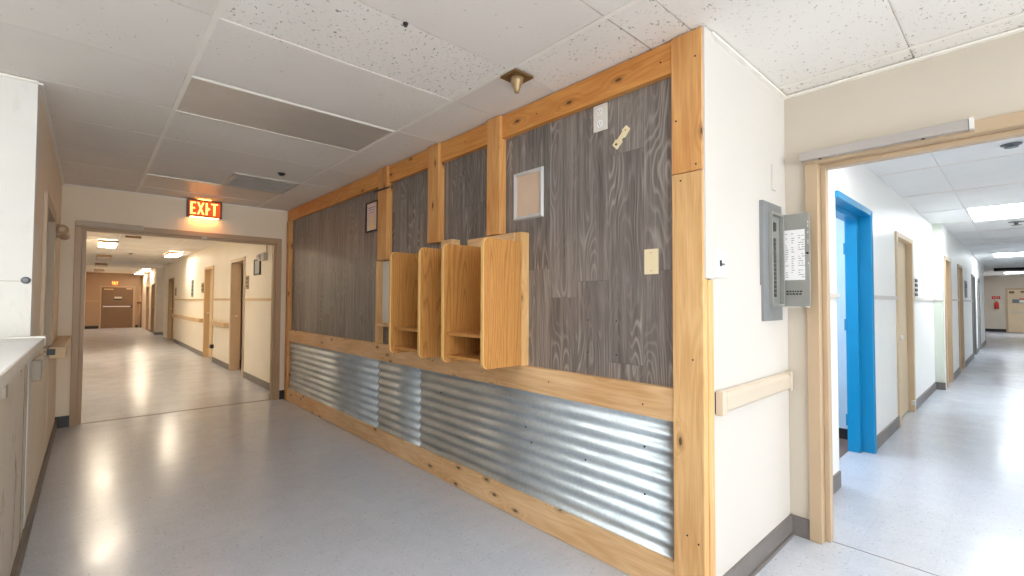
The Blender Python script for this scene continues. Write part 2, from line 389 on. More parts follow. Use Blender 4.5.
# small room behind the blue frame
sbox('wall_side_room', 'ltblue', (5.32, 5.42, 1.04, 3.2, 0, 2.56), (3.1, 5.42, 3.1, 3.2, 0, 2.56), (3.1, 3.2, 1.04, 3.1, 0, 2.56))
sbox('baseboard_side_room', 'base_dk', (5.305, 5.322, 1.05, 3.1, 0, 0.10))

# baseboards
sbox('baseboard_white', 'base', (2.0, 2.95, 0.885, 0.90, 0, 0.105), (2.0, 2.945, 0.873, 0.89, 0, 0.016), (2.935, 2.951, 0.80, 0.90, 0, 0.105))
sbox('baseboard_wing', 'base', (3.08, 3.94, 0.876, 0.892, 0, 0.11), (5.09, 6.28, 0.876, 0.892, 0, 0.11), (7.38, 9.4, 0.876, 0.892, 0, 0.11), (9.385, 9.402, 0.775, 0.892, 0, 0.11),
     (10.55, 11.85, 0.776, 0.792, 0, 0.11), (12.8, 15.4, 0.776, 0.792, 0, 0.11), (16.5, 17.4, 0.776, 0.792, 0, 0.11), (18.5, 21.0, 0.776, 0.792, 0, 0.11))
sbox('baseboard_wing_end', 'base_dk', (29.88, 29.902, 0.47, 1.15, 0, 0.13), (21.0, 29.9, 1.13, 1.152, 0, 0.12))
sbox('baseboard_corridor', 'base', (1.935, 1.952, 6.70, 8.83, 0, 0.10), (1.935, 1.952, 9.95, 11.5, 0, 0.10), (1.935, 1.952, 12.62, 17.6, 0, 0.10), (1.80, 1.822, 21.4, 21.9, 0, 0.10), (1.8, 2.3, 21.385, 21.402, 0, 0.10), (1.805, 1.822, 23.1, 24.1, 0, .10))
sbox('baseboard_corridor_end', 'base_dk', (-0.13, 0.33, 27.68, 27.702, 0, 0.12), (1.6, 1.95, 27.68, 27.702, 0, 0.12))
sbox('baseboard_far', 'base_dk', (-0.23, -0.125, 6.555, 6.572, 0, 0.115), (1.86, 1.93, 6.555, 6.572, 0, 0.115))
sbox('baseboard_left', 'base_left', (-0.232, -0.214, -0.6, 6.57, 0, 0.085))

# chair rails
sbox('trim_3', 'rail_tan', (1.935, 1.952, 6.72, 8.83, 1.285, 1.325), (1.935, 1.952, 9.95, 11.5, 1.285, 1.325), (1.935, 1.952, 12.62, 17.6, 1.28, 1.32))
sbox('trim_4', 'tan_dk', (-0.13, 0.33, 27.68, 27.70, 1.20, 1.26), (1.6, 1.82, 27.68, 27.70, 1.20, 1.26))
sbox('trim_5', 'white', (3.1, 3.95, 0.872, 0.89, 1.325, 1.36), (5.09, 6.27, 0.872, 0.89, 1.325, 1.36), (7.39, 9.4, 0.872, 0.89, 1.325, 1.36),
     (9.384, 9.402, 0.775, 0.89, 1.325, 1.36), (10.55, 11.85, 0.774, 0.79, 1.325, 1.355), (12.8, 15.4, 0.774, 0.79, 1.32, 1.35))

# cased opening to the left corridor
bm = BM()
for (a, b) in ((-0.125, -0.07), (1.80, 1.862)): box(bm, a, b, 6.553, 6.71, 0, 2.045)
for (a, b) in ((-0.07, -0.035), (1.775, 1.80)): box(bm, a, b, 6.60, 6.67, 0, 2.02)
box(bm, -0.125, 1.862, 6.553, 6.71, 2.045, 2.105); box(bm, -0.07, 1.80, 6.60, 6.67, 2.02, 2.045)
struct('trim_6', bm, 'tan_dk', bevel=0.003)
# cased opening to the right corridor
bm = BM()
for (a, b) in ((0.74, 0.80), (-1.24, -1.18)): box(bm, 2.928, 3.10, a, b, 0, 2.06)
for (a, b) in ((0.715, 0.74), (-1.18, -1.155)): box(bm, 2.985, 3.045, a, b, 0, 2.035)
box(bm, 2.928, 3.10, -1.24, 0.80, 2.06, 2.12); box(bm, 2.985, 3.045, -1.18, 0.74, 2.035, 2.06)
struct('trim_7', bm, 'tan', bevel=0.004)
# threshold line between hall floor and corridor floor
sbox('trim_8', 'base', (-0.07, 1.80, 6.615, 6.655, 0.0, 0.003))

sbox('trim_12', 'base', (3.008, 3.014, -1.18, 0.715, 0.0, 0.0012))
# ------------------------------------------------------------------ ceilings
def ceiling(name, mat, regions, xs, ys, skip=(), tee='tbar'):
    """lay-in tiles (one mesh) clipped to the regions, and the tee grid below them"""
    bm = BM(); g = BM(); e = 0.0035; lay = bm.verts.layers.float.new('tile_rand')
    for (X0, X1, Y0, Y1) in regions:
        for i in range(len(xs)-1):
            for j in range(len(ys)-1):
                cx, cy = (xs[i]+xs[i+1])/2, (ys[j]+ys[j+1])/2
                x0, x1 = max(xs[i]+e, X0), min(xs[i+1]-e, X1); y0, y1 = max(ys[j]+e, Y0), min(ys[j+1]-e, Y1)
                if x1-x0 < 0.005 or y1-y0 < 0.005: continue
                hole = next((s for s in skip if s[0] < cx < s[1] and s[2] < cy < s[3]), None)
                if hole: continue
                rnd = random.Random(i*131+j*17); dz = rnd.uniform(0.0, 0.0035)
                rv = rnd.random()*0.55
                if name == 'ceiling' and cx < 1.5 and cx > .4 and 1.75 < cy < 2.25: rv = 1.0
                elif name == 'ceiling' and cx > 1.5 and cy < 1.75: rv = 0.85
                for v in box(bm, x0, x1, y0, y1, H+0.003+dz, H+0.02): v[lay] = rv
        for x in xs:
            if X0 < x < X1: box(g, x-0.012, x+0.012, Y0, Y1, H-0.0005, H+0.0025)
        for y in ys:
            if Y0 < y < Y1:
                box(g, X0, X1, y-0.0035, y+0.0035, H+0.014, H+0.018)
    struct(name, bm, mat); struct(name+'_grid', g, tee)
hx = [-3.24-1.2, -3.24, -2.04, -0.84, 0.366, 1.565, 2.80, 4.0]
hy = [-4.9, -4.3, -3.7, -3.1, -2.5, -1.9, -1.3, -0.7, -0.09, 0.33, 0.95, 1.15, 1.75, 2.25, 2.92, 3.54, 4.20, 4.88, 5.52, 6.16, 6.8]
ceiling('ceiling', 'tile', [(-3.8, 2.95, -4.4, 0.905), (-3.8, 1.97, 0.905, 3.58), (-0.23, 1.97, 3.58, 6.57)], hx, hy,
        skip=[(0.366, 1.565, 2.92, 3.54), (0.366, 1.565, 5.52, 6.16), (-0.84, 0.366, -1.3, -0.7), (1.565, 2.8, -2.5, -1.9), (-0.84, 0.366, 0.33, 0.95)])
sbox('ceiling_back_room', 'tile2', (-2.0, -0.35, 3.70, 6.57, H, H+0.02))
cy_ = [6.2+0.61*i for i in range(37)]
ceiling('ceiling_corridor', 'tile2', [(-0.13, 1.95, 6.70, 20.4), (-0.13, 2.9, 20.4, 21.5), (-0.13, 1.95, 21.5, 27.7)], [-0.85, 0.40, 1.40, 2.6, 3.8], cy_)
ceiling('ceiling_wing', 'tile3', [(3.08, 9.4, -1.25, 0.89), (9.4, 21.0, -1.25, 0.79), (21.0, 29.9, -1.25, 1.15)],
        [2.7, 4.08, 5.44, 6.76, 8.13, 9.52, 10.9, 12.2, 13.5, 14.8, 16.12, 17.5, 18.7, 20, 21.3, 22.6, 23.9, 25.2, 26.5, 27.8, 29.1, 30.4], [-1.4, -0.76, -0.15, 0.46, 1.2],
        skip=[(8.13, 9.52, -0.15, 0.46), (16.12, 17.5, -0.15, 0.46), (2.7, 4.08, -0.15, 0.46), (26.5, 27.8, -.15, .46)])
sbox('ceiling_side_room', 'tile2', (3.2, 5.32, 1.04, 3.1, H, H+0.02))
# perimeter wall angle
sbox('trim_9', 'tbar', (2.925, 2.95, -4.4, 0.905, H-0.012, H-0.0015), (1.985, 2.925, 0.885, 0.905, H-0.012, H-0.0015),
     (-0.23, -0.21, 3.58, 6.57, H-0.012, H-0.0015), (-0.21, 1.9, 6.55, 6.57, H-0.012, H-0.0015), (-3.8, -0.23, 3.56, 3.58, H-0.012, H-0.0015))

def troffer(x0, x1, y0, y1, lens, label, group=None, z=H):
    t = thing('ceiling_light', label, 'ceiling light', ((x0+x1)/2, (y0+y1)/2, z), group)
    bm = BM(); w = 0.014
    for d in ((x0, x1, y0, y0+w), (x0, x1, y1-w, y1), (x0, x0+w, y0+w, y1-w), (x1-w, x1, y0+w, y1-w)): box(bm, *d, z-0.0015, z+0.02)
    obj('frame', bm, 'tbar', t)
    bx('diffuser', lens, (x0+w, x1-w, y0+w, y1-w, z+0.001, z+0.015), t)
    return t
troffer(0.354, 1.562, 2.935, 3.545, 'lens', 'unlit grey-lensed troffer in middle of hall ceiling, nearest the camera')
troffer(0.372, 1.559, 5.527, 6.153, 'lens_lt', 'unlit white-lensed troffer in hall ceiling directly in front of EXIT sign')
troffer(-0.834, 0.360, -1.294, -0.706, 'lamp_unseen', 'added unseen fill lamp in lobby ceiling behind the camera, near the middle')  # lobby lamps from here on are out of view, added as fill light
troffer(1.571, 2.794, -2.494, -1.906, 'lamp_unseen', 'added unseen fill lamp in lobby ceiling behind the camera, near the right wall')
troffer(-0.834, 0.360, 0.336, 0.946, 'lamp_unseen', 'added unseen fill lamp in lobby ceiling directly above the near end of the counter')  # placed overhead, unseen, to brighten counter and near floor
troffer(8.136, 9.514, -0.144, 0.454, 'lamp_cool', 'lit troffer in right corridor ceiling, large and nearest to the doorway')
troffer(16.126, 17.494, -0.144, 0.454, 'lamp_cool', 'second lit troffer in right corridor, farther down toward the end wall')
troffer(26.506, 27.794, -0.144, 0.454, 'lamp_cool', 'small lit troffer at the far end of right corridor before the end door')
troffer(2.95+0.15, 4.07, -0.144, 0.454, 'lamp_unseen', 'lit troffer in right corridor just past the doorway, hidden by its header')
bx('ceiling_light', 'lamp_side_fill', (3.6, 4.8, 1.8, 2.4, H-0.05, H), None, 0.004, label='unseen lamp added to light the pale blue side room', category='ceiling light')  # not in view; put in so the room's pale wall is lit
# surface mounted strip fixtures in the left corridor
def strip(x0, y0, lit, label, L=1.25, w=0.30):
    t = thing('ceiling_light', label, 'ceiling light', (x0+w/2, y0+L/2, H))
    bm = BM(); box(bm, x0, x0+0.012, y0, y0+L, H-0.055, H); box(bm, x0+w-0.012, x0+w, y0, y0+L, H-0.055, H)
    box(bm, x0+.012, x0+w-.012, y0, y0+0.012, H-0.055, H); box(bm, x0+.012, x0+w-.012, y0+L-.012, y0+L, H-0.055, H)
    obj('housing', bm, 'tan_dk', t)
    bx('diffuser', 'lamp_warm' if lit else 'lens_lt', (x0+.013, x0+w-.013, y0+.013, y0+L-.013, H-0.05, H-0.01), t)
strip(0.11, 12.2, True, 'lit strip fixture on left side of left corridor ceiling, nearest the opening')
strip(1.42, 14.0, True, 'lit strip fixture on right side of left corridor ceiling, nearest the opening')
strip(0.12, 16.4, False, 'unlit strip fixture on left corridor ceiling, just beyond the lit left one')
strip(0.12, 20.2, False, 'unlit strip fixture halfway along left side of the left corridor ceiling')
strip(0.12, 24.4, False, 'unlit strip fixture on left corridor ceiling nearest the brown end door')
strip(1.46, 22.6, True, 'lit strip fixture on right of left corridor ceiling, second from the opening')
strip(1.46, 25.6, True, 'lit strip fixture on right of left corridor ceiling, nearest the end wall')
strip(0.11, 8.5, True, 'lit strip fixture on left of left corridor ceiling hidden behind the opening header', L=1.2)

# supply vent in the hall ceiling
t = thing('ceiling_vent', 'grey slotted air vent in hall ceiling beside the troffer near the EXIT sign', 'vent', (1.26, 5.2, H))
bm = BM()
for d in ((.975, 1.559, 4.90, 4.935), (.975, 1.559, 5.475, 5.51), (.975, 1.01, 4.935, 5.475), (1.524, 1.559, 4.935, 5.475)): box(bm, *d, H-0.008, H+0.004)
obj('frame', bm, 'grille', t)
bm = BM()
for i in range(26):
    y = 4.94+i*0.0206; prism(bm, [(y, H-0.008), (y+0.012, H-0.002), (y+0.012, H), (y, H-0.006)], 'x', 1.01, 1.524)
obj('louvre', bm, 'grille', t)

def sprinkler(x, y, label, r=0.022, mat='bronze', z=H, dp=.045):
    t = thing('sprinkler_head', label, 'sprinkler', (x, y, z))
    bm = BM(); lathe(bm, [(r*1.7, 0), (r*1.6, -.006), (r*0.9, -.010)], (x, y, z)); obj('escutcheon', bm, mat, t, smooth=False)
    bm = BM(); lathe(bm, [(r*.45, -.008), (r*.45, -dp*.6), (r*.3, -dp)], (x, y, z)); lathe(bm, [(r*1.1, -dp), (r*1.1, -dp-.003)], (x, y, z)); obj('deflector', bm, mat, t)
sprinkler(0.971, 1.745, 'small dark sprinkler in the speckled ceiling tile at top centre', 0.007, 'black', dp=.011)
sprinkler(1.302, 4.63, 'small black sprinkler in hall ceiling between the two unlit troffers', 0.02, 'black', dp=.016)
sprinkler(5.06, 0.03, 'dark flush sprinkler in right corridor ceiling near the doorway header', 0.035, 'sign', dp=.02)
sprinkler(10.0, 0.03, 'pendent sprinkler in right corridor ceiling just beyond the big lit troffer', 0.05, 'sign')
sprinkler(0.76, 15.3, 'small dark sprinkler in the middle of the left corridor ceiling', 0.035, 'black')
t = thing('ceiling_sensor', 'square bronze plate with hanging cone on hall ceiling above third timber post', 'sensor', (1.637, 1.765, H))
bx('mounting_plate', 'bronze', (1.572, 1.702, 1.705, 1.825, H-0.012, H), t, 0.003)
bm = BM(); lathe(bm, [(.036, -.010), (.032, -.03), (.015, -.075), (.011, -.088)], (1.637, 1.765, H)); obj('cone', bm, paint('tarnished_brass', (168, 140, 104), 0.4, 0.1, 10, 0.03, 0.3), t, smooth=True)
t = thing('ceiling_diffuser', 'reddish brown open hatch in left corridor ceiling just inside the opening', 'vent', (0.5, 10.6, H))
bx('frame', 'tan_dk', (0.36, 0.62, 10.3, 10.75, H-0.02, H), t); bx('lower_flap', 'brass_sign', (0.47, 0.70, 11.1, 11.25, H-0.03, H), t)
bx('ceiling_box', 'black', (23.0, 23.5, -0.1, 0.62, H-0.09, H), None, 0.004, label='dark low box on ceiling at far end of right corridor', category='ceiling fixture')

# ------------------------------------------------------------------ ACCENT WALL
A = thing('accent_wall_panelling', 'feature wall of grey plank boards above corrugated metal, framed in pine timber', 'wall panelling', (1.95, 3.7, 0))
YA, YB = 0.903, 6.52           # near and far end
def board(name, mat, d, **p): return bx(name, mat, d, A, 0.0035, **p)
board('plank_board', 'vinyl', (1.957, 1.969, 1.03, 6.42, 0.90, 2.345), label='grey wood-grain vinyl planks')
# corrugated sheets, ribs running along the wall
def corrugated(y0, y1, phase, xoff, label):
    bm = BM(); P = 0.0683; amp = 0.0075; z0, z1 = 0.135, 0.778; n = 150
    rowa, rowb = [], []
    for i in range(n+1):
        z = z0+(z1-z0)*i/n; x = 1.944+xoff-amp*math.sin(2*math.pi*(z-z0)/P+phase)
        rowa.append((x, z))
    pts = rowa+[(x+0.0012, z) for x, z in reversed(rowa)]
    L = [[bm.verts.new((x, y, z)) for x, z in rowa] for y in (y0, y1)]
    R = [[bm.verts.new((x+0.0014, y, z)) for x, z in rowa] for y in (y0, y1)]
    for i in range(n):
        bm.faces.new((L[0][i], L[1][i], L[1][i+1], L[0][i+1])); bm.faces.new((R[0][i], R[0][i+1], R[1][i+1], R[1][i]))
        for k in (0, 1): bm.faces.new((L[k][i], L[k][i+1], R[k][i+1], R[k][i]))
    o = obj('corrugated_sheet', bm, 'galv', A, smooth=True, label=label)
    return o
corrugated(3.920, 6.41, 0.0, 0.0, 'corrugated steel sheet at the far end')
corrugated(3.201, 3.912, 0.15, 0.001, 'short corrugated steel sheet in the middle')
corrugated(1.03, 3.193, 0.0, 0.0, 'long corrugated steel sheet nearest the corner')
bx('backing_sheet', 'dark', (1.956, 1.968, 1.03, 6.41, 0.13, 0.80), A)
# timber
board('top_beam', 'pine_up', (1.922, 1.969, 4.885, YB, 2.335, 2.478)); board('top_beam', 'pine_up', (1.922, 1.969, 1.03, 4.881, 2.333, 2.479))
board('middle_rail', 'pine_lo', (1.922, 1.969, 1.03, 6.43, 0.766, 0.912), label='knotty pine rail in lit tint')
board('kick_board', 'pine_lo', (1.918, 1.969, 2.845, 6.43, 0.002, 0.155), label='pine kick board in lit tint, far length'); board('kick_board', 'pine_lo', (1.918, 1.969, 1.03, 2.841, 0.002, 0.157), label='pine kick board in lit tint, near length')
board('corner_post', 'pine_post_up', (1.912, 1.969, YA, 1.042, 1.864, 2.479), label='upper corner board in dimmer-light tint'); board('corner_post', 'pine_post', (1.912, 1.951, YA, 1.042, 0.002, 1.861), label='lower corner board in lit tint')
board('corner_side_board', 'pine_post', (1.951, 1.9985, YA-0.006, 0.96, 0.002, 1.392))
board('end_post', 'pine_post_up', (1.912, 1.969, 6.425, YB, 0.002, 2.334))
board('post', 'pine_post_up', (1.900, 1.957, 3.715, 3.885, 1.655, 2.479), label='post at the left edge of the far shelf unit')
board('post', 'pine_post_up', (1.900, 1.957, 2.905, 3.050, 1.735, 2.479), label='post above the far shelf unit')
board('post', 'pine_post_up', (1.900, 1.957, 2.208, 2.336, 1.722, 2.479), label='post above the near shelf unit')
# pine backing behind the shelf units
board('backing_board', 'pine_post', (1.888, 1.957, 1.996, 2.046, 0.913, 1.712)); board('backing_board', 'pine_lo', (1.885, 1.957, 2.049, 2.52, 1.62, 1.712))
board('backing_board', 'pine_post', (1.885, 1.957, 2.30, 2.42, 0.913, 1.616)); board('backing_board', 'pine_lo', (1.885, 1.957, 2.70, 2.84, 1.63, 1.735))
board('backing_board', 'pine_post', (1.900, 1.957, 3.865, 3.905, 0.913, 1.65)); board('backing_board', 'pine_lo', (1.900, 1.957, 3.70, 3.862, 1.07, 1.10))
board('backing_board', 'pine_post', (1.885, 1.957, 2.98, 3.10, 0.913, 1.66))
bx('white_strip', 'plate', (1.935, 1.957, 3.715, 3.845, 1.10, 1.645), A, 0.002, label='white painted strip beside the far shelf unit')
# nail heads
bm = BM()
rn = random.Random(3)
for (y, z) in [(1.10, 2.40), (1.9, 2.40), (2.6, 2.41), (3.3, 2.39), (4.2, 2.40), (5.3, 2.41), (6.0, 2.40)]: lathe(bm, [(.004, 0), (.004, -.002)], (1.922, y, z), 'x', 8)
for (y, z) in [(1.02, 2.1), (0.93, 2.36), (0.93, 1.89), (1.0, 1.83), (0.95, 1.05), (0.98, 0.3), (0.93, 0.28)]: lathe(bm, [(.004, 0), (.004, -.002)], (1.912, y, z), 'x', 8)
for i in range(9): lathe(bm, [(.004, 0), (.004, -.002)], (1.922, 1.2+i*.6, .80+.08*rn.random()), 'x', 8)
for (y, z) in [(1.2, .62), (1.2, .40), (2.0, .55), (1.95, .47), (1.55, .47), (2.9, .62), (4.5, .5)]: lathe(bm, [(.005, 0), (.005, -.004)], (1.938, y, z), 'x', 8)
for (y, z) in [(1.55, 1.2), (1.37, 1.2), (1.55, 1.03), (1.37, 1.03), (2.6, 2.15)]: lathe(bm, [(.004, 0), (.004, -.002)], (1.957, y, z), 'x', 8)
obj('nail_heads', bm, 'black', A, kind='stuff')

# ------------------------------------------------------------------ SHELF UNITS
def shelf_unit(y0, y1, label):
    x0, x1, z0, z1 = 1.593, 1.884, 0.922, 1.650; th = 0.02
    t = thing('wall_shelf', label, 'shelf', (x1, (y0+y1)/2, z0), 'oak wall shelf units')
    for (a, b) in ((y0, y0+th), (y1-th, y1)):
        bm = BM(); prism(bm, rrect(x0+0.006, x1, z0, z1, 0.035, 6, (0, 1, 1, 0)), 'y', a, b)
        s = obj('side_panel', bm, 'oak', t, 0.0015)
        bm = BM(); o_ = rrect(x0, x1, z0-0.0, z1+0.0, 0.038, 6, (0, 1, 1, 0)); i_ = rrect(x0+0.006, x1, z0+.001, z1-.001, 0.034, 6, (0, 1, 1, 0))
        ed = [p for p in o_ if p[0] < x0+0.05]; ei = [p for p in i_ if p[0] < x0+0.05]
        prism(bm, ed+ei[::-1], 'y', a-.0006, b+.0006); e = obj('edge_band', bm, 'oak_edge', s)
        e.location = (0, 0, 0)
    bx('shelf', 'oak', (x0+0.03, x1, y0+th, y1-th, 1.088, 1.108), t, 0.002)
    bx('bottom_shelf', 'oak', (x0+0.03, x1, y0+th, y1-th, 0.950, 0.970), t, 0.002)
    return t
shelf_unit(1.984, 2.392, 'oak open-front wall shelf with big near side panel, the unit closer to corner post')
shelf_unit(2.645, 3.062, 'oak open-front wall shelf farther along the panelling, left of its twin')

# ------------------------------------------------------------------ THINGS ON THE ACCENT WALL
PX = 1.957
t = thing('outlet_plate', 'white duplex outlet plate high on the grey planks under the top beam', 'outlet', (PX, 1.434, 2.235))
bx('cover', 'plate', (PX-.008, PX, 1.420, 1.506, 2.187, 2.325), t, 0.002)
for z in (2.289, 2.224):
    bm = BM(); prism(bm, rrect(1.4465, 1.4795, z-.019, z+.019, .012), 'x', PX-.0105, PX-.007); r_ = obj('receptacle', bm, 'paper', t)
    bm = BM(); box(bm, PX-.0112, PX-.0102, 1.4695, 1.472, z-.004, z+.009); box(bm, PX-.0112, PX-.0102, 1.454, 1.4565, z-.004, z+.008); lathe(bm, [(.003, -.0112), (.003, -.0102)], (PX, 1.463, z-.011), 'x', 8)
    obj('slots', bm, 'ink', r_)
t = thing('blank_cover_plate', 'blank ivory cover plate low on the grey planks beside the corner post', 'cover plate', (PX, 1.148, 1.483))
bx('cover', 'ivory', (PX-.007, PX, 1.134, 1.207, 1.427, 1.546), t, 0.002)
for z in (1.529, 1.444):
    bm = BM(); lathe(bm, [(.003, -.0085), (.003, -.006)], (PX, 1.1705, z), 'x', 8); obj('screw', bm, 'tan', t)
# broken bracket strip
t = thing('broken_bracket', 'broken ivory bracket strip hanging slanted on planks right of the white outlet', 'bracket', (PX, 1.31, 2.105))
bm = BM()
out = [(-.058, -.020), (-.012, -.022), (-.008, -.012), (.006, -.012), (.010, -.021), (.058, -.018), (.060, .014), (.030, .020), (.026, .012), (-.020, .012), (-.024, .021), (-.056, .019)]
ca, sa = math.cos(math.radians(47)), math.sin(math.radians(47))
prism(bm, [(1.337-(u*ca-w*sa), 2.121+(u*sa+w*ca)) for u, w in out], 'x', PX-.006, PX)
obj('strip', bm, 'ivory', t, 0.0015)
bm = BM()
for u in (-.040, .04):
    lathe(bm, [(.006 if u < 0 else .003, -.0072), (.006 if u < 0 else .003, -.0055)], (PX, 1.337-u*ca, 2.121+u*sa), 'x', 10)
obj('screw_holes', bm, 'black', t, kind='stuff')
def frame(name, label, cat, y0, y1, z0, z1, w, d, fm, bmats, x=PX):
    t = thing(name, label, cat, (x, (y0+y1)/2, (z0+z1)/2))
    bm = BM()
    o_ = [(y0, z0), (y1, z0), (y1, z1), (y0, z1)]; i_ = [(y0+w, z0+w), (y1-w, z0+w), (y1-w, z1-w), (y0+w, z1-w)]
    V = [[bm.verts.new((xx, p[0], p[1])) for p in q] for xx, q in ((x, o_), (x-d, [(a+(w*.25 if a == y0 else -w*.25), b+(w*.25 if b == z0 else -w*.25)) for a, b in o_]), (x-d*.75, i_), (x, i_))]
    for a in range(4):
        for k in range(4): bm.faces.new((V[a][k], V[a][(k+1) % 4], V[(a+1) % 4][(k+1) % 4], V[(a+1) % 4][k]))
    obj('frame', bm, fm, t)
    b = bx('backing' if bmats == 'tanback' else 'print', bmats, (x-d*.4, x-.001, y0+w*.9, y1-w*.9, z0+w*.9, z1-w*.9), t)
    return t, b
frame('empty_frame', 'empty silver frame with tan backing on the planks above the near shelf unit', 'frame', 1.875, 2.122, 1.793, 2.092, .024, .018, 'alu', 'tanback')
fx_ = PX
t, pr = frame('framed_poster', 'small black-framed poster with orange ribbon on far brownish planks', 'poster', 3.985, 4.225, 1.943, 2.232, .016, .016, 'black', 'poster', fx_)
bm = BM(); xr = fx_-.0072
for s in (-1, 1):
    prism(bm, [(4.105+s*.048, 1.965), (4.105+s*.022, 1.962), (4.105-s*.022, 2.07), (4.105-s*.005, 2.085)], 'x', xr-(.0006 if s > 0 else .0003), xr+.001)
prism(bm, [(4.083, 2.07), (4.127, 2.07), (4.119, 2.105), (4.091, 2.105)], 'x', xr-.0008, xr+.001)
obj('ribbon_print', bm, 'orange', pr).location = (0, 0, 0)
bm = BM()
for (z, h, a) in ((2.17, .008, .07), (2.15, .006, .06), (2.125, .005, .05)): box(bm, xr-.0004, xr+.001, 4.105-a, 4.105+a, z, z+h)
obj('text_lines', bm, 'ink', pr).location = (0, 0, 0)
bx('frame_bottom_note', 'paper', (xr-.0003, xr+.001, 4.12, 4.19, 1.962, 1.970), pr).location = (0, 0, 0)
bm = BM(); tube(bm, [(1.894, 3.66, 2.279), (1.894, 3.95, 2.285)], .008); box(bm, 1.894, 1.901, 3.79, 3.81, 2.276, 2.288)
obj('metal_rod', bm, 'black', label='thin dark rod fixed across the timber post by the framed poster', category='rod')

# ------------------------------------------------------------------ WHITE WALL
WY = 0.899
t = thing('light_switch', 'white switch plate with dark toggle on white wall beside the corner post', 'light switch', (2.053, WY, 1.468))
bx('cover', 'plate', (1.99, 2.12, .889, .8935, 1.405, 1.53), t, .002); bx('toggle_slot', 'black', (2.045, 2.062, .8872, .8895, 1.455, 1.482), t); bx('toggle', 'ink', (2.056, 2.075, .878, .889, 1.46, 1.468), t)
bx('light_switch_box', 'plate', (2.012, 2.118, .8935, .905, 1.407, 1.528), t)
t = thing('handrail', 'beige vinyl handrail on the white wall beside the corner post', 'handrail', (2.47, WY, .86))
bm = BM(); prism(bm, [(.892, .812), (.872, .817), (.862, .83), (.862, .888), (.872, .903), (.892, .912)], 'x', 2.045, 2.86); obj('rail', bm, 'rail', t, .003)
bm = BM(); prism(bm, [(2.006, .897), (2.006, .864), (2.041, .861), (2.041, .897)], 'z', .81, .914); obj('end_cap', bm, 'rail', t, .003)
bm = BM(); prism(bm, [(2.864, .897), (2.864, .861), (2.898, .862), (2.912, .868), (2.920, .880), (2.922, .897)], 'z', .81, .914); obj('end_cap', bm, 'rail', t, .003)
bx('bracket', 'black', (2.0045, 2.90, .895, .899, .815, .908), t)

# breaker panel
t = thing('breaker_panel', 'grey metal breaker panel with open door on the white wall', 'electrical panel', (2.69, .905, 1.52))
bm = BM()
for d in ((2.55, 2.635, 1.20, 1.825), (2.80, 2.825, 1.20, 1.825), (2.635, 2.80, 1.20, 1.285), (2.635, 2.80, 1.765, 1.825)): box(bm, d[0], d[1], .886, .905, d[2], d[3])
obj('trim_plate', bm, 'steel', t, .002)
bm = BM()
for d in ((2.625, 2.64, 1.275, 1.775), (2.795, 2.81, 1.275, 1.775), (2.64, 2.795, 1.275, 1.29), (2.64, 2.795, 1.76, 1.775)): box(bm, d[0], d[1], .868, .888, d[2], d[3])
obj('door_bezel', bm, 'steel_dk', t, .002)
bx('dead_front', 'steel_dk', (2.64, 2.796, .889, .897, 1.29, 1.76), t)
bx('main_breaker', 'black', (2.655, 2.70, .872, .889, 1.675, 1.72), t, .002)
for i in range(14): bx('breaker', 'black', (2.655, 2.70, .874, .889, 1.325+i*.0225, 1.3445+i*.0225), t, .001)
d = bx('door', 'steel_dk', (2.822, 2.834, .752, .884, 1.272, 1.778), t, .003)
def dch(name, bm, mat, p):
    o = obj(name, bm, mat, p); o.location = (0, 0, 0); return o
bm = BM(); box(bm, 2.8195, 2.8222, .775, .874, 1.418, 1.690); card = dch('directory_card', bm, 'paper', d); card['label'] = 'white circuit directory card'
bm = BM(); rr = random.Random(5)
for i in range(20):
    z = 1.432+i*.0124
    for y0 in (.868, .838, .805, .790):
        if rr.random() < .75: box(bm, 2.8192, 2.8197, y0-rr.uniform(.006, .016), y0, z, z+.0035)
dch('printed_lines', bm, 'ink', d)['kind'] = 'stuff'
bm = BM()
for z in (1.352, 1.338):
    y = .866
    while y > .80:
        w_ = rr.uniform(.006, .014); box(bm, 2.8212, 2.8222, y-w_, y, z, z+.008); y -= w_+.004
dch('stamped_lettering', bm, 'black', d)
bm = BM(); lathe(bm, [(.007, 0), (.006, -.008)], (2.822, .762, 1.56), 'x', 10); dch('latch', bm, 'black', d)
bm = BM()
for z in (1.72, 1.70, 1.665, 1.62, 1.61, 1.50): box(bm, 2.8212, 2.8224, .758, .761, z, z+.012)
box(bm, 2.821, 2.835, .755, .775, 1.2705, 1.276); box(bm, 2.821, 2.835, .80, .88, 1.2705, 1.274)
dch('chipped_paint', bm, 'plate', d)['kind'] = 'stuff'
bx('wall_cover_strip', 'white', (2.726, 2.774, .896, .905, 1.908, 2.045), None, .002, label='narrow blank white strip on white wall above the breaker panel', category='cover plate')

# ------------------------------------------------------------------ OPENING HARDWARE
t = thing('door_closer', 'long grey door closer track above the right corridor opening', 'door closer', (2.90, .475, 2.1))
bx('track', 'grey_cover', (2.885, 2.928, .145, .812, 2.075, 2.122), t, .004)
bx('end_plate', 'alu', (2.883, 2.928, .128, .144, 2.073, 2.124), t, .002)
for y in (.72, .30):
    bm = BM(); lathe(bm, [(.008, 0), (.008, -.004)], (2.905, y, 2.075), 'z', 8); obj('screw', bm, 'black', t)
t = thing('door_closer', 'grey-brown door closer bar along left half of the left corridor opening header', 'door closer', (.155, 6.53, 2.1))
bx('track', paint('dull_closer', (176, 158, 138), .4, .05, 4, .02), (-.12, .425, 6.515, 6.553, 2.058, 2.112), t, .005)
bx('arm', 'tan_dk', (.36, .72, 6.535, 6.553, 2.052, 2.064), t, .002)
bx('latch_plate', 'alu', (.98, 1.03, 6.56, 6.60, 2.037, 2.0445), None, .001, label='small bright strike plate under the header of left corridor opening', category='strike plate')

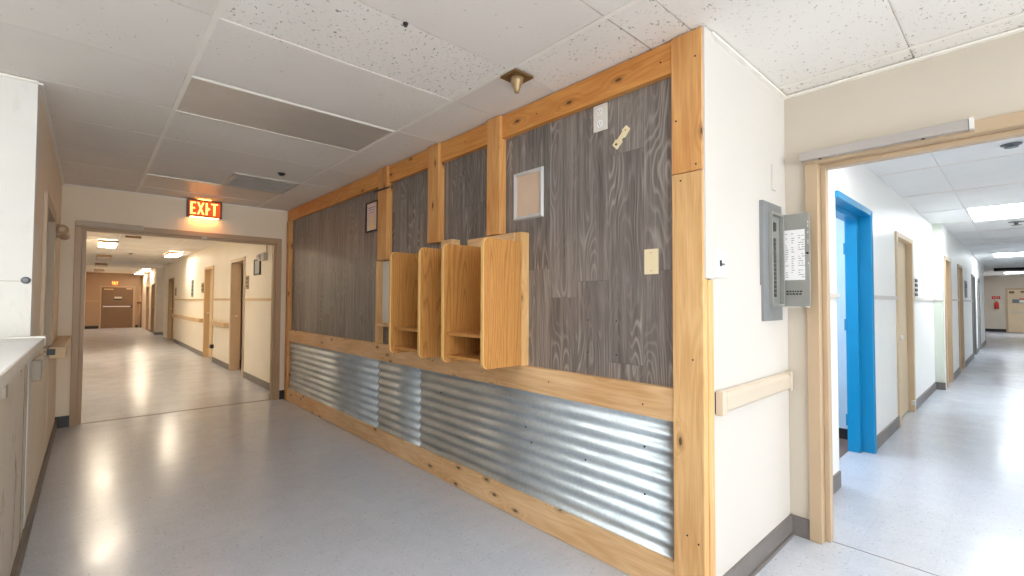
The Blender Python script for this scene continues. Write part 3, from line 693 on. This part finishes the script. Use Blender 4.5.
# EXIT sign over the left opening
t = thing('exit_sign', 'lit orange EXIT sign on the wall above the left corridor opening', 'exit sign', (.985, 6.52, 2.37))
bm = BM(); x0, x1, y0, y1, z0, z1 = .818, 1.160, 6.47, 6.57, 2.272, 2.474
for dd in ((x0, x0+.016, y0, y1, z0, z1), (x1-.016, x1, y0, y1, z0, z1), (x0+.016, x1-.016, y0, y1, z1-.016, z1), (x0+.016, x1-.016, y0, y1, z0, z0+.012)): box(bm, *dd)
obj('housing', bm, paint('bronze_sign_housing', (92, 58, 34), .4, .08, 6, .02), t, .002)
bx('face', 'exit_face', (x0+.016, x1-.016, y0+.006, y0+.012, z0+.012, z1-.016), t)
def strokes(bm, x, z, w, h, ch, s=.016, ya=6.471, yb=6.4765):
    if ch == 'E':
        box(bm, x, x+s*1.2, ya, yb, z, z+h)
        for f in (0, .5, 1): box(bm, x+s*1.2, x+w*(1 if f != .5 else .85), ya, yb, z+(h-s)*f, z+(h-s)*f+s)
    if ch == 'I': box(bm, x, x+s*1.2, ya, yb, z, z+h)
    if ch == 'T': box(bm, x, x+w, ya, yb, z+h-s, z+h); box(bm, x+w/2-s*.65, x+w/2+s*.65, ya, yb, z, z+h-s)
    if ch == 'X':
        for a, b in ((x, x+w), (x+w, x)):
            k_ = s*.75; dx = 1 if b > a else -1
            prism(bm, [(a-k_*dx*0, z), (a+k_*1.6*dx, z), (b, z+h), (b-k_*1.6*dx, z+h)], 'y', ya+(.0008 if dx > 0 else 0), yb)
for ch, x, w in (('E', .846, .052), ('X', .910, .072), ('I', .995, .02), ('T', 1.048, .070)):
    bm = BM(); strokes(bm, x, 2.300, w, .142, ch); obj('letter', bm, 'exit_letter', t)
bm = BM(); prism(bm, [(1.021, 2.350), (1.043, 2.371), (1.021, 2.392)], 'y', 6.471, 6.4765); obj('arrow', bm, 'exit_letter', t)
bm = BM(); box(bm, .85, 1.13, 6.478, 6.555, z0-.004, z0); obj('down_lamp', bm, 'exit_slot', t)
bm = BM(); box(bm, .93, 1.05, 6.48, 6.56, z1, z1+.0015); obj('up_lamp', bm, 'exit_up', t)

# ------------------------------------------------------------------ LEFT SIDE: counter, half door, rails
t = thing('counter', 'white-topped reception counter with scuffed beige front at the left edge', 'counter', (-.6, 1.45, 0))
bx('countertop', 'top', (-.95, -.174, -.55, 3.50, 1.052, 1.096), t, .004)
bx('edge_band', 'topedge', (-.174, -.170, -.55, 3.50, 1.054, 1.094), t)
bx('end_strip', 'plate', (-.95, -.168, 3.50, 3.535, 1.05, 1.104), t, .002)
bx('front_panel', 'cbase', (-.27, -.232, -.55, 3.579, 0.0, 1.052), t)
bm = BM(); box(bm, -.2335, -.2312, 3.385, 3.392, .09, 1.05); obj('panel_joint', bm, 'dark', t)
for y in (2.05, .4): bx('support_bracket', 'greycap', (-.23, -.178, y, y+.05, 1.0, 1.05), t, .004)
t = thing('door_bumper', 'small grey knob at the edge of white pillar above the counter', 'knob', (-.25, 3.575, 1.40))
bm = BM(); lathe(bm, [(.019, 0), (.019, -.012), (.011, -.024)], (-.252, 3.58, 1.40), 'y', 14); obj('knob', bm, 'sign', t)
bm = BM(); box(bm, -.36, -.27, 3.574, 3.58, 1.392, 1.397); obj('stem', bm, 'grille', t)
r = struct_root('door_1', (-.24, 4.77, 0))
bm = BM()
for (a, b) in ((4.24, 4.32), (5.22, 5.30)): box(bm, -.36, -.212, a, b, .93, 2.0)
box(bm, -.36, -.212, 4.32, 5.22, 1.92, 2.0); obj('door_frame', bm, 'tan', r, .003)
bx('lower_leaf', 'hall', (-.275, -.231, 4.282, 5.258, .01, .928), r)
t = thing('handrail', 'low beige bumper rail on left wall just beyond the reception counter', 'handrail', (-.21, 4.4, .9))
bx('rail', 'rail', (-.232, -.196, 3.80, 4.24, .85, .945), t, .006); bx('end_cap', 'greycap', (-.232, -.192, 3.74, 3.80, .835, .955), t, .008)
t = thing('handrail', 'beige handrail on left wall ending against the left corridor opening', 'handrail', (-.17, 5.9, .88))
bx('rail', 'rail_tan', (-.222, -.128, 5.05, 6.55, .84, .93), t, .006); bx('bracket', 'black', (-.232, -.185, 5.02, 6.4, .87, .915), t)
t = thing('door_closer', 'tan round-ended door closer on the left wall above the half door', 'door closer', (-.19, 5.4, 1.93))
bm = BM(); lathe(bm, [(.02, 5.30), (.042, 5.32), (.042, 5.82), (.038, 5.83)], (-.178, 0, 1.875), 'y', 20); obj('cylinder', bm, 'tan_dk', t, smooth=False)
bx('bracket', 'tan', (-.232, -.19, 5.34, 5.6, 1.83, 1.92), t, .003)

# ------------------------------------------------------------------ LEFT CORRIDOR DOORS
def corridor_door(n, y0, y1, zt, mat_leaf, ajar=0.0, fm='tan', x=1.95, w=.07, lever=True, lm='black'):
    r = struct_root('door_%d' % n, (x, (y0+y1)/2, 0))
    bm = BM()
    for (a, b) in ((y0-w, y0), (y1, y1+w)): box(bm, x-.018, x+.15, a, b, 0, zt+.05)
    box(bm, x-.018, x+.15, y0, y1, zt, zt+.05); obj('door_frame', bm, fm, r, .003)
    bm = BM(); L = y1-y0-.012
    box(bm, 0, .042, 0, L, .012, zt-.008)
    lf = BM()
    if ajar:
        bmesh.ops.rotate(bm, verts=bm.verts[:], cent=(0, 0, 0), matrix=Matrix.Rotation(-ajar, 3, 'Z'))
    bmesh.ops.translate(bm, verts=bm.verts[:], vec=(x+.085, y0+.006, 0))
    leaf = obj('door_leaf', bm, mat_leaf, r)
    if lever:
        bm = BM(); yy = y1-.09; tube(bm, [(x+.082, yy, 1.0), (x+.035, yy, 1.0), (x+.03, yy-.02, 1.0), (x+.03, yy-.11, 1.0)], .011); h = obj('door_lever', bm, 'alu', leaf); h.location = (0, 0, 0)
    return r
corridor_door(2, 8.93, 9.83, 1.98, 'door_tan', .14)
corridor_door(3, 11.62, 12.50, 1.98, 'door_tan', fm='rail_tan')
corridor_door(4, 17.75, 18.95, 1.93, 'door_brown', fm='rail_tan')
corridor_door(5, 22.0, 23.0, 1.86, 'door_brown', fm='tan_dk', x=1.82)
corridor_door(6, 24.2, 25.2, 1.82, 'door_brown', fm='tan_dk', x=1.82)
sbox('trim_10', 'plate', (1.925, 1.952, 17.6, 19.05, 1.985, 2.02))
sbox('trim_11', 'plate', (1.925, 1.952, 8.8, 9.95, 2.03, 2.045))
# end door of the left corridor
r = struct_root('door_7', (.95, 27.7, 0))
bm = BM()
for d_ in ((.34, .40, 0, 1.90), (1.50, 1.57, 0, 1.90), (.40, 1.50, 1.84, 1.90)): box(bm, d_[0], d_[1], 27.66, 27.7, d_[2], d_[3])
obj('door_frame', bm, 'tan_dk', r, .004)
leaf = bx('door_leaf', 'door_brown', (.40, 1.50, 27.675, 27.70, .01, 1.84), r)
for (a, b, zz) in ((.48, .80, 1.73), (1.25, 1.46, 1.76)):
    o = bx('door_closer_body', 'rail_tan', (a, b, 27.62, 27.675, zz, zz+.05), leaf, .004); o.location = (0, 0, 0)
o = bx('panic_bar', 'alu', (.46, 1.44, 27.62, 27.66, .955, 1.0), leaf, .006); o.location = (0, 0, 0)
o = bx('bar_mount', 'black', (1.40, 1.47, 27.62, 27.675, .92, 1.03), leaf, .004); o.location = (0, 0, 0)
o = bx('notice_plate', 'rail', (.84, 1.10, 27.66, 27.676, 1.335, 1.42), leaf); o.location = (0, 0, 0)
o = bx('notice_plate_lower', 'black', (.82, 1.10, 27.66, 27.676, 1.275, 1.335), leaf); o.location = (0, 0, 0)
t = thing('exit_sign', 'small glowing exit sign far away above the brown end door', 'exit sign', (.86, 27.65, 2.05))
bx('housing', 'red', (.74, .98, 27.64, 27.7, 1.98, 2.12), t, .004)
for ch, x, w in (('E', .755, .04), ('X', .805, .05), ('I', .87, .02), ('T', .905, .055)):
    bm = BM(); strokes(bm, x, 2.0, w, .10, ch, .014, 27.632, 27.641); obj('letter', bm, 'exit_far', t)
bx('down_lamp', 'exit_far', (.78, .94, 27.645, 27.695, 1.974, 1.98), t)
t = thing('corner_pipe', 'brown riser pipe with valve on end wall right of the brown end door', 'pipe', (1.76, 27.64, 0))
bm = BM(); tube(bm, [(1.74, 27.64, .0), (1.74, 27.64, H)], .04, 12); obj('pipe', bm, 'tan_dk', t, smooth=True)
bx('valve', 'door_brown', (1.64, 1.80, 27.56, 27.69, 1.09, 1.2), t, .01)

# things on the left corridor wall
LX = 1.95
t = thing('wall_picture', 'framed blue-grey picture on left corridor wall nearest the opening', 'picture', (LX, 8.08, 1.82))
bm = BM()
for d_ in ((7.90, 7.925, 1.69, 1.94), (8.225, 8.25, 1.69, 1.94), (7.925, 8.225, 1.69, 1.715), (7.925, 8.225, 1.915, 1.94)): box(bm, LX-.02, LX, *d_)
obj('frame', bm, 'black', t); bx('print', 'pic', (LX-.012, LX-.001, 7.925, 8.225, 1.715, 1.915), t)
t = thing('fire_alarm', 'grey-tan alarm horn with conduit on left corridor wall beside the opening', 'alarm', (LX, 7.65, 1.94))
bx('horn', 'grille', (LX-.06, LX, 7.53, 7.70, 1.885, 2.005), t, .008); bm = BM(); lathe(bm, [(.045, 7.70), (.055, 7.80)], (LX-.04, 0, 1.945), 'y', 14); obj('bell', bm, 'grille', t)
bm = BM(); tube(bm, [(LX-.015, 7.54, 2.0), (LX-.015, 7.54, H)], .009); obj('conduit', bm, 'tan', t)
def wall_sign(y0, y1, z0, z1, label, mat='brass_sign', n=3):
    t = thing('room_sign', label, 'sign', (LX, (y0+y1)/2, (z0+z1)/2))
    bx('plate', mat, (LX-.012, LX, y0, y1, z0, z1), t, .002)
    bm = BM(); h = (z1-z0)/(2*n+1)
    for i in range(n): box(bm, LX-.0145, LX-.0115, y0+.02, y1-.02, z0+h*(2*i+1), z0+h*(2*i+2))
    obj('text_strip', bm, 'black', t)
wall_sign(8.60, 8.78, 1.48, 1.70, 'brown room sign on left corridor wall right of the nearest door')
wall_sign(12.68, 12.95, 1.46, 1.69, 'brown room sign on left corridor wall past the second door', n=2)
wall_sign(14.15, 14.42, 1.37, 1.81, 'tall narrow grey sign on left corridor wall under the ceiling light', 'sign', 4)
wall_sign(17.25, 17.45, 1.41, 1.66, 'dark room sign on left corridor wall right of the farthest brown door', n=2)
t = thing('door_holder', 'small dark holder at foot of the second door frame in left corridor', 'door stop', (LX-.03, 11.46, .3))
bx('body', 'base_dk', (LX-.06, LX, 11.42, 11.50, .28, .36), t, .004); bx('arm', 'steel', (LX-.075, LX-.06, 11.44, 11.48, .30, .34), t)
def rail_y(y0, y1, label):
    t = thing('handrail', label, 'handrail', (LX, (y0+y1)/2, .82))
    bx('rail', 'rail_tan', (LX-.085, LX-.045, y0+.06, y1-.06, .775, .868), t, .008)
    for a, b in ((y0, y0+.06), (y1-.06, y1)): bx('end_cap', 'rail_tan', (LX-.083, LX, a, b, .778, .865), t, .008)
rail_y(10.02, 11.48, 'tan handrail between the two nearest doors of the left corridor')
rail_y(12.7, 17.5, 'long tan handrail on left corridor wall beyond the second door')

# ------------------------------------------------------------------ RIGHT CORRIDOR DOORS AND THINGS
WYR = .89
r = struct_root('door_8', (4.5, .89, 0))
bm = BM()
box(bm, 5.0, 5.085, .868, 1.045, 0, 2.10); box(bm, 4.93, 5.0, .955, 1.045, 0, 2.05)
box(bm, 3.945, 5.0, .868, 1.045, 2.05, 2.10); box(bm, 3.96, 4.93, .955, 1.045, 2.01, 2.05); box(bm, 3.945, 3.960, .905, 1.045, 0, 2.05)
obj('door_frame', bm, 'blue', r, .004)
bm = BM(); prism(bm, [(5.02, .868), (5.03, .862), (5.05, .862), (5.06, .868)], 'z', 0, 2.08); obj('frame_bead', bm, 'blue', r)
for z in (1.72, 1.05, .22):
    bm = BM(); tube(bm, [(4.926, 1.048, z), (4.926, 1.048, z+.10)], .007); box(bm, 4.926, 4.932, 1.02, 1.045, z, z+.10); obj('hinge', bm, 'blue', r)
def wing_door(n, x0, x1, zt, mat_leaf, y=.89, fm='door_tan', w=.085, hardware=False, leafd=.04):
    r = struct_root('door_%d' % n, ((x0+x1)/2, y, 0))
    bm = BM()
    for (a, b) in ((x0-w, x0), (x1, x1+w)): box(bm, a, b, y-.018, y+.15, 0, zt+.05)
    box(bm, x0, x1, y-.018, y+.15, zt, zt+.05); obj('door_frame', bm, fm, r, .003)
    leaf = bx('door_leaf', mat_leaf, (x0+.005, x1-.005, y+leafd, y+leafd+.042, .012, zt-.006), r)
    if hardware:
        bm = BM(); box(bm, x0+.06, x0+.13, y+leafd-.012, y+leafd, 1.20, 1.30); o = obj('lock_plate', bm, 'black', leaf); o.location = (0, 0, 0)
        bm = BM(); lathe(bm, [(.028, y+leafd), (.026, y+leafd-.01), (.012, y+leafd-.02), (.012, y+leafd-.035), (.03, y+leafd-.05), (.024, y+leafd-.068)], (x0+.09, 0, .92), 'y', 16); o = obj('door_knob', bm, 'alu', leaf, smooth=True); o.location = (0, 0, 0)
wing_door(9, 6.36, 7.27, 2.0, 'door_tan', hardware=True)
wing_door(10, 9.75, 10.45, 1.96, 'door_tan', y=.79, fm='tan')
wing_door(11, 11.95, 12.7, 1.96, 'door_tan', y=.79, fm='tan')
wing_door(12, 15.5, 16.4, 1.92, 'steel_dk', y=.79, fm='steel_dk')
wing_door(13, 17.5, 18.4, 1.90, 'steel_dk', y=.79, fm='steel_dk')
bx('door_stop', 'alu', (7.0, 7.06, .835, .872, .12, .17), None, .004, label='small metal door stop at foot of the beige door in right corridor', category='door stop')
t = thing('room_sign', 'grey room sign with dark number blocks beside the beige door in right corridor', 'sign', (7.55, WYR, 1.48))
bx('plate', 'alu', (7.46, 7.68, .876, .89, 1.36, 1.60), t, .002)
for i in range(4): bx('number_block', 'black', (7.48, 7.66, .868, .877, 1.375+i*.058, 1.41+i*.058), t)
t = thing('room_sign', 'dark tall sign far along the right corridor left wall', 'sign', (13.6, .79, 1.55))
bx('plate', 'sign', (13.4, 13.9, .775, .79, 1.40, 1.75), t); bx('text_strip', 'black', (13.45, 13.85, .772, .776, 1.6, 1.7), t)
r = struct_root('door_14', (29.88, -.2, 0))
bm = BM()
for d_ in ((.40, .47, 0, 1.93), (-1.0, -.93, 0, 1.93), (-.93, .40, 1.86, 1.93)): box(bm, 29.85, 29.9, d_[0], d_[1], d_[2], d_[3])
obj('door_frame', bm, 'tan', r, .004)
leaf = bx('door_leaf', 'door_tan', (29.865, 29.9, -.93, .40, .01, 1.86), r)
for d_, m_ in (((.20, .36, 1.70, 1.80), 'door_brown'), ((-.14, .02, 1.73, 1.80), 'door_brown'), ((-.30, .30, .86, .91), 'grille'), ((-.05, .27, 1.28, 1.44), 'sign'), ((-.10, .06, 1.30, 1.42), 'plate'), ((-.12, .06, 1.42, 1.48), 'red')):
    bx({'door_brown': 'door_closer_body', 'grille': 'panic_bar', 'sign': 'glass_panel', 'plate': 'notice', 'red': 'notice_heading'}[m_], m_, (29.835-(.01 if m_ == 'plate' else 0), 29.866, *d_), leaf).location = (0, 0, 0)
for (y0, y1, lb) in ((.77, .89, 'red fire sign on right corridor end wall, left one above the extinguisher'), (.63, .75, 'red fire sign on right corridor end wall, right one nearer the door')):
    t = thing('fire_sign', lb, 'sign', (29.89, (y0+y1)/2, 1.5)); bx('plate', 'red', (29.885, 29.9, y0, y1, 1.45, 1.58), t); bx('symbol', 'rail', (29.882, 29.886, y0+.04, y1-.04, 1.49, 1.54), t)
t = thing('fire_extinguisher', 'red fire extinguisher hanging on the right corridor end wall', 'fire extinguisher', (29.80, .76, 1.2))
bm = BM(); lathe(bm, [(.05, 1.02), (.07, 1.03), (.07, 1.27), (.05, 1.31), (.02, 1.33)], (29.81, .74, 0), 'z', 16); obj('tank', bm, 'red', t, smooth=True)
bm = BM(); box(bm, 29.79, 29.83, .72, .76, 1.33, 1.36); box(bm, 29.79, 29.83, .75, .84, 1.36, 1.38); obj('handle', bm, 'black', t)
bm = BM(); tube(bm, [(29.81, .76, 1.35), (29.80, .84, 1.32), (29.79, .85, 1.22), (29.79, .84, 1.12)], .013); obj('hose', bm, 'rail', t)
bx('wall_bracket', 'alu', (29.85, 29.9, .70, .78, 1.08, 1.3), t)

# ------------------------------------------------------------------ LIGHT
w = bpy.data.worlds.new('sky'); SC.world = w; w.use_nodes = True
bg = w.node_tree.nodes['Background']; bg.inputs[0].default_value = (0.96, 0.98, 1.0, 1); bg.inputs[1].default_value = 11.0
for (a, b) in ((-3.3, -1.5), (-0.9, 0.9), (1.3, 2.7)):
    L = bpy.data.lights.new('window_portal', 'AREA'); L.shape = 'RECTANGLE'; L.size = b-a; L.size_y = 1.5
    L.cycles.is_portal = True
    o = bpy.data.objects.new('window_portal', L); COL.objects.link(o); o.location = ((a+b)/2, -4.54, 1.5); o.rotation_euler = (math.radians(90), 0, 0)

# ------------------------------------------------------------------ CAMERA
yaw, pit, rol = math.radians(42.33), math.radians(1.578), math.radians(0.206)
F = Vector((math.sin(yaw)*math.cos(pit), math.cos(yaw)*math.cos(pit), math.sin(pit)))
rt = Vector((math.cos(yaw), -math.sin(yaw), 0)); up = rt.cross(F)
a_ = math.cos(rol)*rt+math.sin(rol)*up; b_ = -math.sin(rol)*rt+math.cos(rol)*up
cam = bpy.data.cameras.new('camera'); co = bpy.data.objects.new('camera', cam); COL.objects.link(co)
co.matrix_world = Matrix(((a_.x, b_.x, -F.x, 0), (a_.y, b_.y, -F.y, 0), (a_.z, b_.z, -F.z, 1.30), (0, 0, 0, 1)))
cam.sensor_width = 36; cam.lens = 463.9/1024*36; cam.clip_start = 0.02; cam.clip_end = 200
SC.camera = co
vs = SC.view_settings; vs.view_transform = 'Standard'; vs.look = 'None'; vs.gamma = 1; vs.use_curve_mapping = False; vs.exposure = 0.7
try:
    SC.cycles.max_bounces = 12; SC.cycles.diffuse_bounces = 10; SC.cycles.sample_clamp_indirect = 6
except Exception: pass
